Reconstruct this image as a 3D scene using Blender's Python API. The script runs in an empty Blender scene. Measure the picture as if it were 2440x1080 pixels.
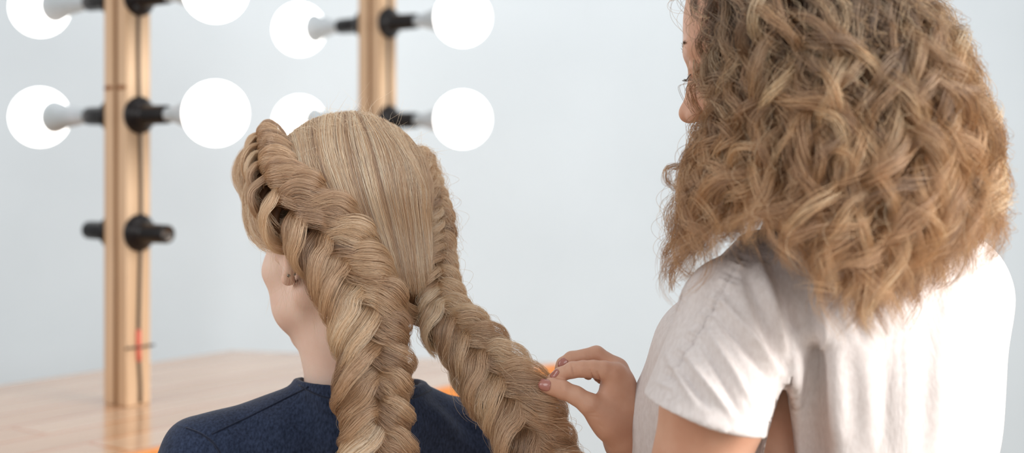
import bpy, math, random
import numpy as np
from mathutils import Vector, Matrix
from mathutils.bvhtree import BVHTree

rng = np.random.default_rng(7)
random.seed(7)
scn = bpy.context.scene
COL = scn.collection
F, HX, HY, CZ = 3389.0, 1220.0, 355.0, 1.38          # focal length in pixels, principal column, horizon row, camera height


def P(px, py, Y):
    return np.array([(px - HX) / F * Y, Y, CZ - (py - HY) / F * Y])


def lin(r, g, b):
    f = lambda c: (c / 255 / 12.92) if c / 255 <= .04045 else ((c / 255 + .055) / 1.055) ** 2.4
    return (f(r), f(g), f(b), 1)


# ------------------------------------------------------------------ materials
def new_mat(name):
    m = bpy.data.materials.new(name)
    m.use_nodes = True
    nt = m.node_tree
    b = nt.nodes['Principled BSDF']
    return m, nt, b


def noise_mix(nt, b, c1, c2, scale, coords='Object', stretch=(1, 1, 1), detail=4, lo=.35, hi=.65, rot=(0, 0, 0)):
    tc = nt.nodes.new('ShaderNodeTexCoord')
    mp = nt.nodes.new('ShaderNodeMapping')
    mp.inputs['Scale'].default_value = stretch
    mp.inputs['Rotation'].default_value = rot
    nz = nt.nodes.new('ShaderNodeTexNoise')
    nz.inputs['Scale'].default_value = scale
    nz.inputs['Detail'].default_value = detail
    rp = nt.nodes.new('ShaderNodeValToRGB')
    rp.color_ramp.elements[0].position, rp.color_ramp.elements[1].position = lo, hi
    rp.color_ramp.elements[0].color, rp.color_ramp.elements[1].color = c1, c2
    nt.links.new(tc.outputs[coords], mp.inputs[0])
    nt.links.new(mp.outputs[0], nz.inputs['Vector'])
    nt.links.new(nz.outputs['Fac'], rp.inputs[0])
    if b is not None:
        nt.links.new(rp.outputs[0], b.inputs['Base Color'])
    return mp, nz, rp


def add_bump(nt, b, src, strength, dist):
    bp = nt.nodes.new('ShaderNodeBump')
    bp.inputs['Strength'].default_value = strength
    bp.inputs['Distance'].default_value = dist
    nt.links.new(src, bp.inputs['Height'])
    nt.links.new(bp.outputs[0], b.inputs['Normal'])
    return bp


def plain(name, col, rough=.5, metal=0, spec=.5):
    m, nt, b = new_mat(name)
    b.inputs['Roughness'].default_value = rough
    b.inputs['Metallic'].default_value = metal
    b.inputs['Specular IOR Level'].default_value = spec
    c2 = tuple(min(1, x * 1.12) for x in col[:3]) + (1,)
    noise_mix(nt, b, col, c2, 30)
    return m


def skin_mat(name, c1, c2, sss):
    m, nt, b = new_mat(name)
    mp, nz, rp = noise_mix(nt, b, c1, c2, 22, detail=5)
    b.inputs['Roughness'].default_value = .48
    b.inputs['Specular IOR Level'].default_value = .38
    b.inputs['Subsurface Weight'].default_value = sss
    b.inputs['Subsurface Radius'].default_value = (1, .35, .2)
    b.inputs['Subsurface Scale'].default_value = .006
    tc = nt.nodes.new('ShaderNodeTexCoord')
    n2 = nt.nodes.new('ShaderNodeTexNoise')
    n2.inputs['Scale'].default_value = 650
    n2.inputs['Detail'].default_value = 3
    nt.links.new(tc.outputs['Object'], n2.inputs['Vector'])
    add_bump(nt, b, n2.outputs['Fac'], .22, .0006)
    return m


def hair_mat(name, stops, rough=.22, refl=.22, trans=.3, root=None):
    """strand colour varies per strand; 'root' darkens the start of each strand"""
    m = bpy.data.materials.new(name)
    m.use_nodes = True
    nt = m.node_tree
    nt.nodes.clear()
    out = nt.nodes.new('ShaderNodeOutputMaterial')
    df = nt.nodes.new('ShaderNodeBsdfDiffuse')
    rf = nt.nodes.new('ShaderNodeBsdfHair'); rf.component = 'Reflection'
    tr = nt.nodes.new('ShaderNodeBsdfHair'); tr.component = 'Transmission'
    rf.inputs['RoughnessU'].default_value, rf.inputs['RoughnessV'].default_value = rough, 1.0
    tr.inputs['RoughnessU'].default_value, tr.inputs['RoughnessV'].default_value = .45, 1.0
    rf.inputs['Offset'].default_value = math.radians(-4)
    m1, m2 = nt.nodes.new('ShaderNodeMixShader'), nt.nodes.new('ShaderNodeMixShader')
    m1.inputs[0].default_value, m2.inputs[0].default_value = trans, refl
    nt.links.new(df.outputs[0], m1.inputs[1]); nt.links.new(tr.outputs[0], m1.inputs[2])
    nt.links.new(m1.outputs[0], m2.inputs[1]); nt.links.new(rf.outputs[0], m2.inputs[2])
    at = nt.nodes.new('ShaderNodeAttribute')
    at.attribute_name = 'tint'
    rp = nt.nodes.new('ShaderNodeValToRGB')
    els = rp.color_ramp.elements
    while len(els) < len(stops):
        els.new(.5)
    for e, (p, c) in zip(els, stops):
        e.position, e.color = p, c
    nt.links.new(at.outputs['Fac'], rp.inputs[0])
    src = rp.outputs[0]
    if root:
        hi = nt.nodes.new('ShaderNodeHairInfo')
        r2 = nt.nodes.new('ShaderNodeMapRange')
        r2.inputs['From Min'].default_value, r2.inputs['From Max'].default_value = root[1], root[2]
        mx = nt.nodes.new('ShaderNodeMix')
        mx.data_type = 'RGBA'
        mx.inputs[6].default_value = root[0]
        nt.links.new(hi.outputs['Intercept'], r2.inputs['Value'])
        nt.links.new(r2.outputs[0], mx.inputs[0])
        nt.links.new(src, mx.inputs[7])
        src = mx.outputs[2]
    nt.links.new(src, df.inputs[0])
    nt.links.new(src, tr.inputs[0])
    lt = nt.nodes.new('ShaderNodeMix')
    lt.data_type = 'RGBA'
    lt.inputs[0].default_value = .6
    nt.links.new(src, lt.inputs[6])
    lt.inputs[7].default_value = (1, .95, .88, 1)
    nt.links.new(lt.outputs[2], rf.inputs[0])
    nt.links.new(m2.outputs[0], out.inputs[0])
    return m


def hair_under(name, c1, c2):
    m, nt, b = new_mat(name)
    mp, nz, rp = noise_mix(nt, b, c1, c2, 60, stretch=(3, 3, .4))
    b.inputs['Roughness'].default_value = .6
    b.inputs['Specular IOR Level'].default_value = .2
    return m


def fabric(name, c1, c2, scale, bump, rough=.9, wr=0, wrs=18):
    m, nt, b = new_mat(name)
    mp, nz, rp = noise_mix(nt, b, c1, c2, scale, stretch=(1, 1, .5), detail=6, lo=.3, hi=.7)
    b.inputs['Roughness'].default_value = rough
    b.inputs['Specular IOR Level'].default_value = .15
    b.inputs['Sheen Weight'].default_value = .15
    bp = add_bump(nt, b, nz.outputs['Fac'], bump, .0006)
    if wr:
        mp2, n2, _ = noise_mix(nt, None, c1, c2, wrs, stretch=(1.4, 1.4, .55), detail=4, rot=(0, .5, 0))
        n2.inputs['Distortion'].default_value = .8
        b2 = nt.nodes.new('ShaderNodeBump')
        b2.inputs['Strength'].default_value = wr
        b2.inputs['Distance'].default_value = .012
        nt.links.new(n2.outputs['Fac'], b2.inputs['Height'])
        nt.links.new(b2.outputs[0], bp.inputs['Normal'])
    return m


# ------------------------------------------------------------------ object helpers
def link(o, parent=None):
    COL.objects.link(o)
    if parent is not None:
        o.parent = parent
        o.matrix_parent_inverse = Matrix.Translation(parent.location).inverted() if parent.type == 'EMPTY' and parent.parent is None else Matrix()
    return o


def mesh_obj(name, V, Fc, mat, parent=None, smooth=True):
    me = bpy.data.meshes.new(name)
    me.from_pydata([tuple(map(float, v)) for v in V] if not isinstance(V, np.ndarray) else V.tolist(), [], Fc if isinstance(Fc, list) else Fc.tolist())
    me.polygons.foreach_set('use_smooth', [smooth] * len(me.polygons))
    me.update()
    if mat:
        me.materials.append(mat)
    o = bpy.data.objects.new(name, me)
    return link(o, parent)


def empty(name, loc, label, cat, group=None):
    o = bpy.data.objects.new(name, None)
    o.location = loc
    o.empty_display_size = .1
    COL.objects.link(o)
    o['label'], o['category'] = label, cat
    if group:
        o['group'] = group
    return o


class MB:
    def __init__(s):
        s.V, s.F = [], []

    def add(s, V, Fc):
        n = len(s.V)
        s.V += [tuple(map(float, v)) for v in V]
        s.F += [tuple(i + n for i in f) for f in Fc]

    def tube(s, pts, rad, k=8, cap=True, flat=None, nrm=None):
        pts = np.asarray(pts, float)
        n = len(pts)
        rad = np.full(n, rad) if np.isscalar(rad) else np.asarray(rad, float)
        T = np.gradient(pts, axis=0)
        T /= np.linalg.norm(T, axis=1)[:, None] + 1e-12
        V, Fc = [], []
        up = np.array([0, 0, 1.]) if abs(T[0][2]) < .9 else np.array([1., 0, 0])
        for i in range(n):
            if nrm is not None:
                up = nrm[i]
            A = np.cross(T[i], up)
            A /= np.linalg.norm(A) + 1e-12
            B = np.cross(A, T[i])
            up = B
            fl = 1 if flat is None else flat[i]
            for j in range(k):
                a = 2 * math.pi * j / k
                V.append(pts[i] + rad[i] * (math.cos(a) * A + math.sin(a) * fl * B))
        for i in range(n - 1):
            for j in range(k):
                Fc.append((i * k + j, i * k + (j + 1) % k, (i + 1) * k + (j + 1) % k, (i + 1) * k + j))
        if cap:
            Fc.append(tuple(range(k))[::-1])
            Fc.append(tuple((n - 1) * k + j for j in range(k)))
        s.add(V, Fc)

    def lathe(s, prof, org, axis, k=32):
        """prof: (distance along axis, radius)"""
        axis = np.asarray(axis, float)
        axis = axis / np.linalg.norm(axis)
        A = np.cross(axis, [0, 0, 1.])
        A /= np.linalg.norm(A)
        B = np.cross(axis, A)
        V, Fc = [], []
        for d, r in prof:
            for j in range(k):
                a = 2 * math.pi * j / k
                V.append(np.asarray(org) + axis * d + r * (math.cos(a) * A + math.sin(a) * B))
        for i in range(len(prof) - 1):
            for j in range(k):
                Fc.append((i * k + j, (i + 1) * k + j, (i + 1) * k + (j + 1) % k, i * k + (j + 1) % k))
        s.add(V, Fc)

    def prism(s, poly, z0, z1):
        n = len(poly)
        V = [(x, y, z0) for x, y in poly] + [(x, y, z1) for x, y in poly]
        Fc = [tuple(range(n))[::-1], tuple(range(n, 2 * n))] + [(i, (i + 1) % n, n + (i + 1) % n, n + i) for i in range(n)]
        s.add(V, Fc)

    def build(s, name, mat, parent=None, smooth=True, bevel=0):
        o = mesh_obj(name, s.V, s.F, mat, parent, smooth)
        if bevel:
            md = o.modifiers.new('bevel', 'BEVEL')
            md.width, md.segments, md.limit_method = bevel, 3, 'ANGLE'
        return o


# ------------------------------------------------------------------ signed-distance sculpting
class Sculpt:
    def __init__(s, lo, hi, h):
        s.h = h
        s.lo = np.asarray(lo, float)
        s.n = np.ceil((np.asarray(hi, float) - s.lo) / h).astype(int) + 1
        s.d = np.full(tuple(s.n), .05, np.float32)

    def sl(s, lo, hi):
        a = np.clip(np.floor((np.asarray(lo) - s.lo) / s.h).astype(int), 0, s.n)
        b = np.clip(np.ceil((np.asarray(hi) - s.lo) / s.h).astype(int) + 1, 0, s.n)
        if (b <= a).any():
            return None, None
        g = [(s.lo[i] + s.h * np.arange(a[i], b[i])).astype(np.float32) for i in range(3)]
        return tuple(slice(x, y) for x, y in zip(a, b)), (g[0][:, None, None], g[1][None, :, None], g[2][None, None, :])

    def put(s, S, v, k, op):
        d = s.d[S]
        if op == 'add':
            if k <= 0:
                r = np.minimum(d, v)
            else:
                hh = np.maximum(k - np.abs(d - v), 0) / k
                r = np.minimum(d, v) - hh * hh * k * .25
        elif op == 'cut':
            v = -v
            if k <= 0:
                r = np.maximum(d, v)
            else:
                hh = np.maximum(k - np.abs(d - v), 0) / k
                r = np.maximum(d, v) + hh * hh * k * .25
        s.d[S] = r

    def cone(s, p0, r0, p1, r1, k=.01, op='add'):
        p0, p1 = np.asarray(p0, float), np.asarray(p1, float)
        m = max(r0, r1) + k + 4 * s.h
        S, g = s.sl(np.minimum(p0, p1) - m, np.maximum(p0, p1) + m)
        if S is None:
            return
        ba = p1 - p0
        L = float(ba @ ba) + 1e-12
        q = [g[i] - np.float32(p0[i]) for i in range(3)]
        t = np.clip((q[0] * ba[0] + q[1] * ba[1] + q[2] * ba[2]) / L, 0, 1)
        d2 = sum((q[i] - t * np.float32(ba[i])) ** 2 for i in range(3))
        s.put(S, np.sqrt(d2) - (r0 + (r1 - r0) * t), k, op)

    def chain(s, pts, rad, k=.01, op='add'):
        for i in range(len(pts) - 1):
            s.cone(pts[i], rad[i], pts[i + 1], rad[i + 1], k, op)

    def ell(s, c, r, R=None, k=.01, op='add'):
        c, r = np.asarray(c, float), np.asarray(r, float)
        m = r.max() + k + 4 * s.h
        S, g = s.sl(c - m, c + m)
        if S is None:
            return
        q = [g[i] - np.float32(c[i]) for i in range(3)]
        if R is not None:
            q = [sum(q[i] * np.float32(R[i, j]) for i in range(3)) for j in range(3)]
        k0 = np.sqrt(sum((q[i] / r[i]) ** 2 for i in range(3)))
        k1 = np.sqrt(sum((q[i] / r[i] ** 2) ** 2 for i in range(3))) + 1e-6
        s.put(S, (k0 * (k0 - 1) / k1).astype(np.float32), k, op)

    def plane(s, p, n, lo, hi, k=0.):
        """cut away everything on the side the normal points to, inside the box"""
        S, g = s.sl(lo, hi)
        if S is None:
            return
        n = np.asarray(n, float) / np.linalg.norm(n)
        v = sum((g[i] - np.float32(p[i])) * np.float32(n[i]) for i in range(3))
        s.put(S, -v, k, 'cut')

    def surface(s):
        d = s.d
        ins = d < 0
        nx, ny, nz = d.shape
        cnt = np.zeros((nx - 1, ny - 1, nz - 1), np.int8)
        for a in (0, 1):
            for b in (0, 1):
                for c in (0, 1):
                    cnt += ins[a:nx - 1 + a, b:ny - 1 + b, c:nz - 1 + c]
        act = np.argwhere((cnt > 0) & (cnt < 8))
        idx = np.full(cnt.shape, -1, np.int32)
        idx[act[:, 0], act[:, 1], act[:, 2]] = np.arange(len(act))
        del cnt
        co = [(a, b, c) for a in (0, 1) for b in (0, 1) for c in (0, 1)]
        val = [d[act[:, 0] + a, act[:, 1] + b, act[:, 2] + c] for a, b, c in co]
        acc = np.zeros((len(act), 3))
        w = np.zeros(len(act))
        for i in range(8):
            for j in range(i + 1, 8):
                df = [co[j][t] - co[i][t] for t in range(3)]
                if sum(map(abs, df)) != 1:
                    continue
                cr = (val[i] < 0) != (val[j] < 0)
                t = np.where(cr, val[i] / (val[i] - val[j] + 1e-12), 0)
                pt = np.array(co[i])[None] + t[:, None] * np.array(df)[None]
                acc[cr] += pt[cr]
                w[cr] += 1
        V = s.lo + s.h * (act + acc / w[:, None])
        Fs = []
        for ax in range(3):
            o1, o2 = (ax + 1) % 3, (ax + 2) % 3
            A = [slice(None)] * 3
            Bq = [slice(None)] * 3
            A[ax], Bq[ax] = slice(0, d.shape[ax] - 1), slice(1, d.shape[ax])
            ch = ins[tuple(A)] != ins[tuple(Bq)]
            e = np.argwhere(ch)
            e = e[(e[:, o1] > 0) & (e[:, o2] > 0) & (e[:, o1] < d.shape[o1] - 1) & (e[:, o2] < d.shape[o2] - 1)]
            fl = ins[e[:, 0], e[:, 1], e[:, 2]]
            q = []
            for u, v in ((1, 1), (0, 1), (0, 0), (1, 0)):
                c = e.copy()
                c[:, o1] -= u
                c[:, o2] -= v
                q.append(idx[c[:, 0], c[:, 1], c[:, 2]])
            q = np.stack(q, 1)
            q[~fl] = q[~fl][:, ::-1]
            Fs.append(q)
        return V, np.concatenate(Fs)


def vnormals(V, Fc):
    n = np.cross(V[Fc[:, 2]] - V[Fc[:, 0]], V[Fc[:, 3]] - V[Fc[:, 1]])
    N = np.zeros_like(V)
    for j in range(4):
        np.add.at(N, Fc[:, j], n)
    return N / (np.linalg.norm(N, axis=1)[:, None] + 1e-12)


def topx(V):
    return HX + F * V[:, 0] / V[:, 1], HY + F * (CZ - V[:, 2]) / V[:, 1]


# ------------------------------------------------------------------ hair strands
def catmull(pts, K):
    pts = np.asarray(pts, float)
    n = len(pts)
    t = np.linspace(0, n - 1, K)
    i = np.clip(t.astype(int), 0, n - 2)
    f = (t - i)[:, None]
    p0, p1, p2, p3 = pts[np.clip(i - 1, 0, n - 1)], pts[i], pts[i + 1], pts[np.clip(i + 2, 0, n - 1)]
    return .5 * ((2 * p1) + (-p0 + p2) * f + (2 * p0 - 5 * p1 + 4 * p2 - p3) * f ** 2 + (-p0 + 3 * p1 - 3 * p2 + p3) * f ** 3)


def smooth_noise(n, K, dim, m=4):
    """n random smooth curves of K samples"""
    ctrl = rng.normal(size=(n, m, dim))
    t = np.linspace(0, m - 1, K)
    i = np.clip(t.astype(int), 0, m - 2)
    f = t - i
    f = (f * f * (3 - 2 * f))[None, :, None]
    return ctrl[:, i] * (1 - f) + ctrl[:, i + 1] * f


class Strands:
    def __init__(s):
        s.S, s.T, s.R = [], [], []

    def add(s, arr, tint, r):
        s.S.append(arr.astype(np.float32))
        s.T.append(np.clip(tint, 0, 1).astype(np.float32))
        s.R.append(np.full(len(arr), r, np.float32) if np.isscalar(r) else r)

    def build(s, name, mat, parent, tip=.35):
        c = bpy.data.hair_curves.new(name)
        sizes = [a.shape[1] for a in s.S for _ in range(a.shape[0])]
        c.add_curves(sizes)
        pos = np.concatenate([a.reshape(-1, 3) for a in s.S])
        c.position_data.foreach_set('vector', pos.ravel())
        rad = []
        for a, r in zip(s.S, s.R):
            u = np.linspace(0, 1, a.shape[1])[None]
            rad.append((r[:, None] * (1 - (1 - tip) * np.clip((u - .6) / .4, 0, 1) ** 2)).ravel())
        ra = c.attributes.get('radius') or c.attributes.new('radius', 'FLOAT', 'POINT')
        ra.data.foreach_set('value', np.concatenate(rad).astype(np.float32))
        ti = c.attributes.new('tint', 'FLOAT', 'CURVE')
        ti.data.foreach_set('value', np.concatenate(s.T))
        c.materials.append(mat)
        o = bpy.data.objects.new(name, c)
        return link(o, parent)


def lock(st, mb, guide, nrm, w, thick, n, K=16, wp=(.4, .9, 1, .6), tilt=.3, tint=.5, r=.000115, fuzz=1., dtint=.2, solid=.8):
    """a bundle of strands swept along a guide; w = half-width across, thick = dome height"""
    G = catmull(guide, K)
    N = catmull(nrm, K)
    T = np.gradient(G, axis=0)
    T /= np.linalg.norm(T, axis=1)[:, None] + 1e-12
    N = N - (N * T).sum(1)[:, None] * T
    N /= np.linalg.norm(N, axis=1)[:, None] + 1e-12
    S = np.cross(N, T)
    u = np.linspace(0, 1, K)
    W = np.interp(u, np.linspace(0, 1, len(wp)), wp) * w
    v = rng.uniform(-1, 1, n)
    q = rng.uniform(.1, 1, n) ** .6
    vv = np.clip(v[:, None] + smooth_noise(n, K, 1, 5)[..., 0] * .16, -1.15, 1.15)
    dome = np.sqrt(np.clip(1 - vv * vv, 0, 1)) * np.clip(q[:, None] + smooth_noise(n, K, 1, 4)[..., 0] * .15, 0, 1.1)
    ph = rng.uniform(-.1, .1, (n, 1)) * fuzz
    arr = G[None] + S[None] * (vv * W[None])[..., None] + N[None] * ((dome * thick + tilt * thick * vv) * (W / w)[None])[..., None]
    arr = arr + smooth_noise(n, K, 3, 5) * (.0007 * fuzz) * np.linspace(.3, 1, K)[None, :, None]
    arr = arr + T[None] * (ph * .02)[..., None]
    fine = 12 * v + rng.uniform(0, 6)
    tt = tint + dtint * .3 * np.sin(fine * .5) + rng.normal(0, dtint * .8, n)
    a_ = rng.uniform(0, .13, n)
    us = a_[:, None] + (1 - a_)[:, None] * u[None]
    ui = np.clip((us * (K - 1)).astype(int), 0, K - 2); uf = (us * (K - 1) - ui)[..., None]
    rw = np.arange(n)[:, None]
    arr = arr[rw, ui] * (1 - uf) + arr[rw, ui + 1] * uf
    st.add(arr, tt, r)
    if mb is not None and solid:
        mb.tube(G + N * (thick * .1), W * solid, 10, flat=np.full(K, .75 * thick / w), nrm=N)


# =================================================================== MATERIALS
SKIN_A = skin_mat('skin_pale', lin(238, 208, 190), lin(230, 192, 172), .2)
SKIN_B = skin_mat('skin_tan', lin(218, 172, 146), lin(205, 153, 126), .08)
BLONDE = hair_mat('hair_blonde', [(0, lin(98, 64, 38)), (.35, lin(192, 148, 104)), (.7, lin(238, 206, 164)), (1, lin(253, 241, 218))], .19, .46, .2)
COMBED = hair_mat('hair_blonde_combed', [(0, lin(134, 94, 62)), (.35, lin(206, 166, 124)), (.7, lin(240, 212, 174)), (1, lin(253, 243, 222))], .2, .42, .18)
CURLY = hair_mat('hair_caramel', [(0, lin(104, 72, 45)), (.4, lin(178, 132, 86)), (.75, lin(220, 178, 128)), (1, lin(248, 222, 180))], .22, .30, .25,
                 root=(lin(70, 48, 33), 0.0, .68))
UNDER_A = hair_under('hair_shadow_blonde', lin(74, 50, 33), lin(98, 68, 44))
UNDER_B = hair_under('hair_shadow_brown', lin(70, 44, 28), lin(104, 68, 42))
NAVY = fabric('cloth_navy', lin(24, 33, 52), lin(52, 63, 88), 420, .5)
NAVY_SEAM = fabric('cloth_navy_seam', lin(22, 28, 46), lin(34, 42, 62), 420, .4)
LINEN = fabric('cloth_offwhite', lin(212, 202, 198), lin(224, 216, 213), 300, .25, wr=.35)
DENIM = fabric('cloth_denim', lin(40, 52, 80), lin(66, 80, 112), 300, .4)
BLACK = plain('black_bakelite', lin(18, 13, 13), .3, 0, .3)
METAL = plain('metal_dark', lin(120, 112, 106), .25, 1)
CABLE = plain('cable_brown', lin(72, 56, 42), .5)
REDTAPE = plain('tape_red', lin(206, 96, 78), .5)
NAIL = plain('nail_mauve', lin(176, 116, 104), .18, 0, .7)

# bulbs
GLOW, nt, b = new_mat('bulb_glow')
b.inputs['Base Color'].default_value = (1, 1, 1, 1)
b.inputs['Emission Color'].default_value = (1, .97, .93, 1)
b.inputs['Emission Strength'].default_value = 3.4
NECK, nt, b = new_mat('bulb_neck_glass')
noise_mix(nt, b, lin(178, 186, 190), lin(194, 200, 205), 20)
b.inputs['Roughness'].default_value = .12
b.inputs['Transmission Weight'].default_value = .0
b.inputs['IOR'].default_value = 1.15

# pine post
def pine(name, c1, c2, rot=0, knot=None, rough=.55):
    m, nt, b = new_mat(name)
    mp, nz, rp = noise_mix(nt, b, c1, c2, 9, stretch=(9, 9, .25), detail=6, lo=.3, hi=.72)
    b.inputs['Roughness'].default_value = rough
    return m
PINE = pine('pine_post', lin(192, 156, 120), lin(218, 188, 156))
PINE_DARK = pine('pine_groove', lin(112, 76, 44), lin(150, 108, 68))

# wall / floor
WALL, nt, b = new_mat('wall_paint')
noise_mix(nt, b, lin(212, 221, 227), lin(216, 225, 231), 3)
b.inputs['Roughness'].default_value = .9
FLOOR, nt, b = new_mat('floor_boards')
noise_mix(nt, b, lin(170, 150, 130), lin(186, 166, 146), 4, stretch=(1, 12, 1))
b.inputs['Roughness'].default_value = .6

# table: varnished planks running along the table
TD = np.array([.6, .8]); SD = np.array([.8, -.6])          # along the table; across it toward the sitter
TANG = math.atan2(TD[1], TD[0])
def planks(name, c1, c2, cgap):
    m, nt, b = new_mat(name)
    N = nt.nodes.new
    tc, mp = N('ShaderNodeTexCoord'), N('ShaderNodeMapping')
    mp.vector_type = 'TEXTURE'
    mp.inputs['Rotation'].default_value = (0, 0, TANG)
    nt.links.new(tc.outputs['Object'], mp.inputs[0])
    br = N('ShaderNodeTexBrick')
    br.offset, br.inputs['Scale'].default_value = .37, 1
    br.inputs['Brick Width'].default_value, br.inputs['Row Height'].default_value = 1.4, .105
    br.inputs['Mortar Size'].default_value = .0045
    br.inputs['Color1'].default_value, br.inputs['Color2'].default_value = c1, c2
    br.inputs['Mortar'].default_value = cgap
    nt.links.new(mp.outputs[0], br.inputs['Vector'])
    m2 = N('ShaderNodeMapping')
    m2.inputs['Scale'].default_value = (1, 22, 1)
    nz = N('ShaderNodeTexNoise')
    nz.inputs['Scale'].default_value, nz.inputs['Detail'].default_value = 3, 6
    nt.links.new(mp.outputs[0], m2.inputs[0])
    nt.links.new(m2.outputs[0], nz.inputs['Vector'])
    mx = N('ShaderNodeMix')
    mx.data_type, mx.blend_type = 'RGBA', 'MULTIPLY'
    mx.inputs[0].default_value = .5
    rp = N('ShaderNodeValToRGB')
    rp.color_ramp.elements[0].position, rp.color_ramp.elements[1].position = .3, .7
    rp.color_ramp.elements[0].color, rp.color_ramp.elements[1].color = (.6, .5, .4, 1), (1, 1, 1, 1)
    nt.links.new(nz.outputs['Fac'], rp.inputs[0])
    nt.links.new(br.outputs['Color'], mx.inputs[6])
    nt.links.new(rp.outputs[0], mx.inputs[7])
    nt.links.new(mx.outputs[2], b.inputs['Base Color'])
    b.inputs['Roughness'].default_value = .22
    b.inputs['Coat Weight'].default_value = .5
    b.inputs['Coat Roughness'].default_value = .12
    return m
TABLE = planks('table_varnished_pine', lin(206, 166, 132), lin(218, 184, 154), lin(196, 124, 70))
EDGE = pine('table_edge_wood', lin(214, 128, 60), lin(232, 152, 82), rough=.35)

# =================================================================== ROOM
def quad(name, pts, mat, kind='structure'):
    o = mesh_obj(name, pts, [tuple(range(len(pts)))], mat, None, False)
    o['kind'] = kind
    return o
mb = MB(); mb.prism([(-5, 3.76), (6, 3.76), (6, 3.88), (-5, 3.88)], 0, 3.4)
o = mb.build('wall_back', WALL, None, False); o['kind'] = 'structure'
mb = MB(); mb.prism([(-5, -3), (6, -3), (6, 3.88), (-5, 3.88)], -.1, 0)
o = mb.build('floor', FLOOR, None, False); o['kind'] = 'structure'

# =================================================================== TABLE
TZ = CZ - .466
FL, FR = np.array([-.648, 3.29]), np.array([.105, 3.085])
BL, BR = FL - TD * 2.7, FR - TD * 2.7
table = empty('dressing_table', (float((FL + BR)[0] / 2), float((FL + BR)[1] / 2), 0), 'long varnished pine plank table along the wall under the bulb posts', 'table')
mb = MB(); mb.prism([tuple(BR - SD * .012), tuple(FR - SD * .012), tuple(FL), tuple(BL)], TZ - .035, TZ)
mb.build('table_top', TABLE, table, False, .003)
mb = MB(); mb.prism([tuple(BR), tuple(FR), tuple(FR - SD * .0125), tuple(BR - SD * .0125)], TZ - .06, TZ - .0005)
o = mb.build('front_edge', EDGE, table, False, .003); o['label'] = 'orange-brown wooden front edge'
for c, sgn in ((BR + TD * .15 - SD * .12, 1), (BL + TD * .15 + SD * .12, 1), (FR - TD * .15 - SD * .12, 1), (FL - TD * .12 + SD * .12, 1)):
    mb = MB(); e = .035
    mb.prism([tuple(c + TD * a * e + SD * q * e) for a, q in ((-1, -1), (-1, 1), (1, 1), (1, -1))][::-1], 0, TZ - .034)
    mb.build('leg', PINE, table, False, .004)

# =================================================================== LIGHT POSTS AND BULBS
S3 = np.array([SD[0], SD[1], 0.]); T3 = np.array([TD[0], TD[1], 0.])
ROW = .2135


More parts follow.
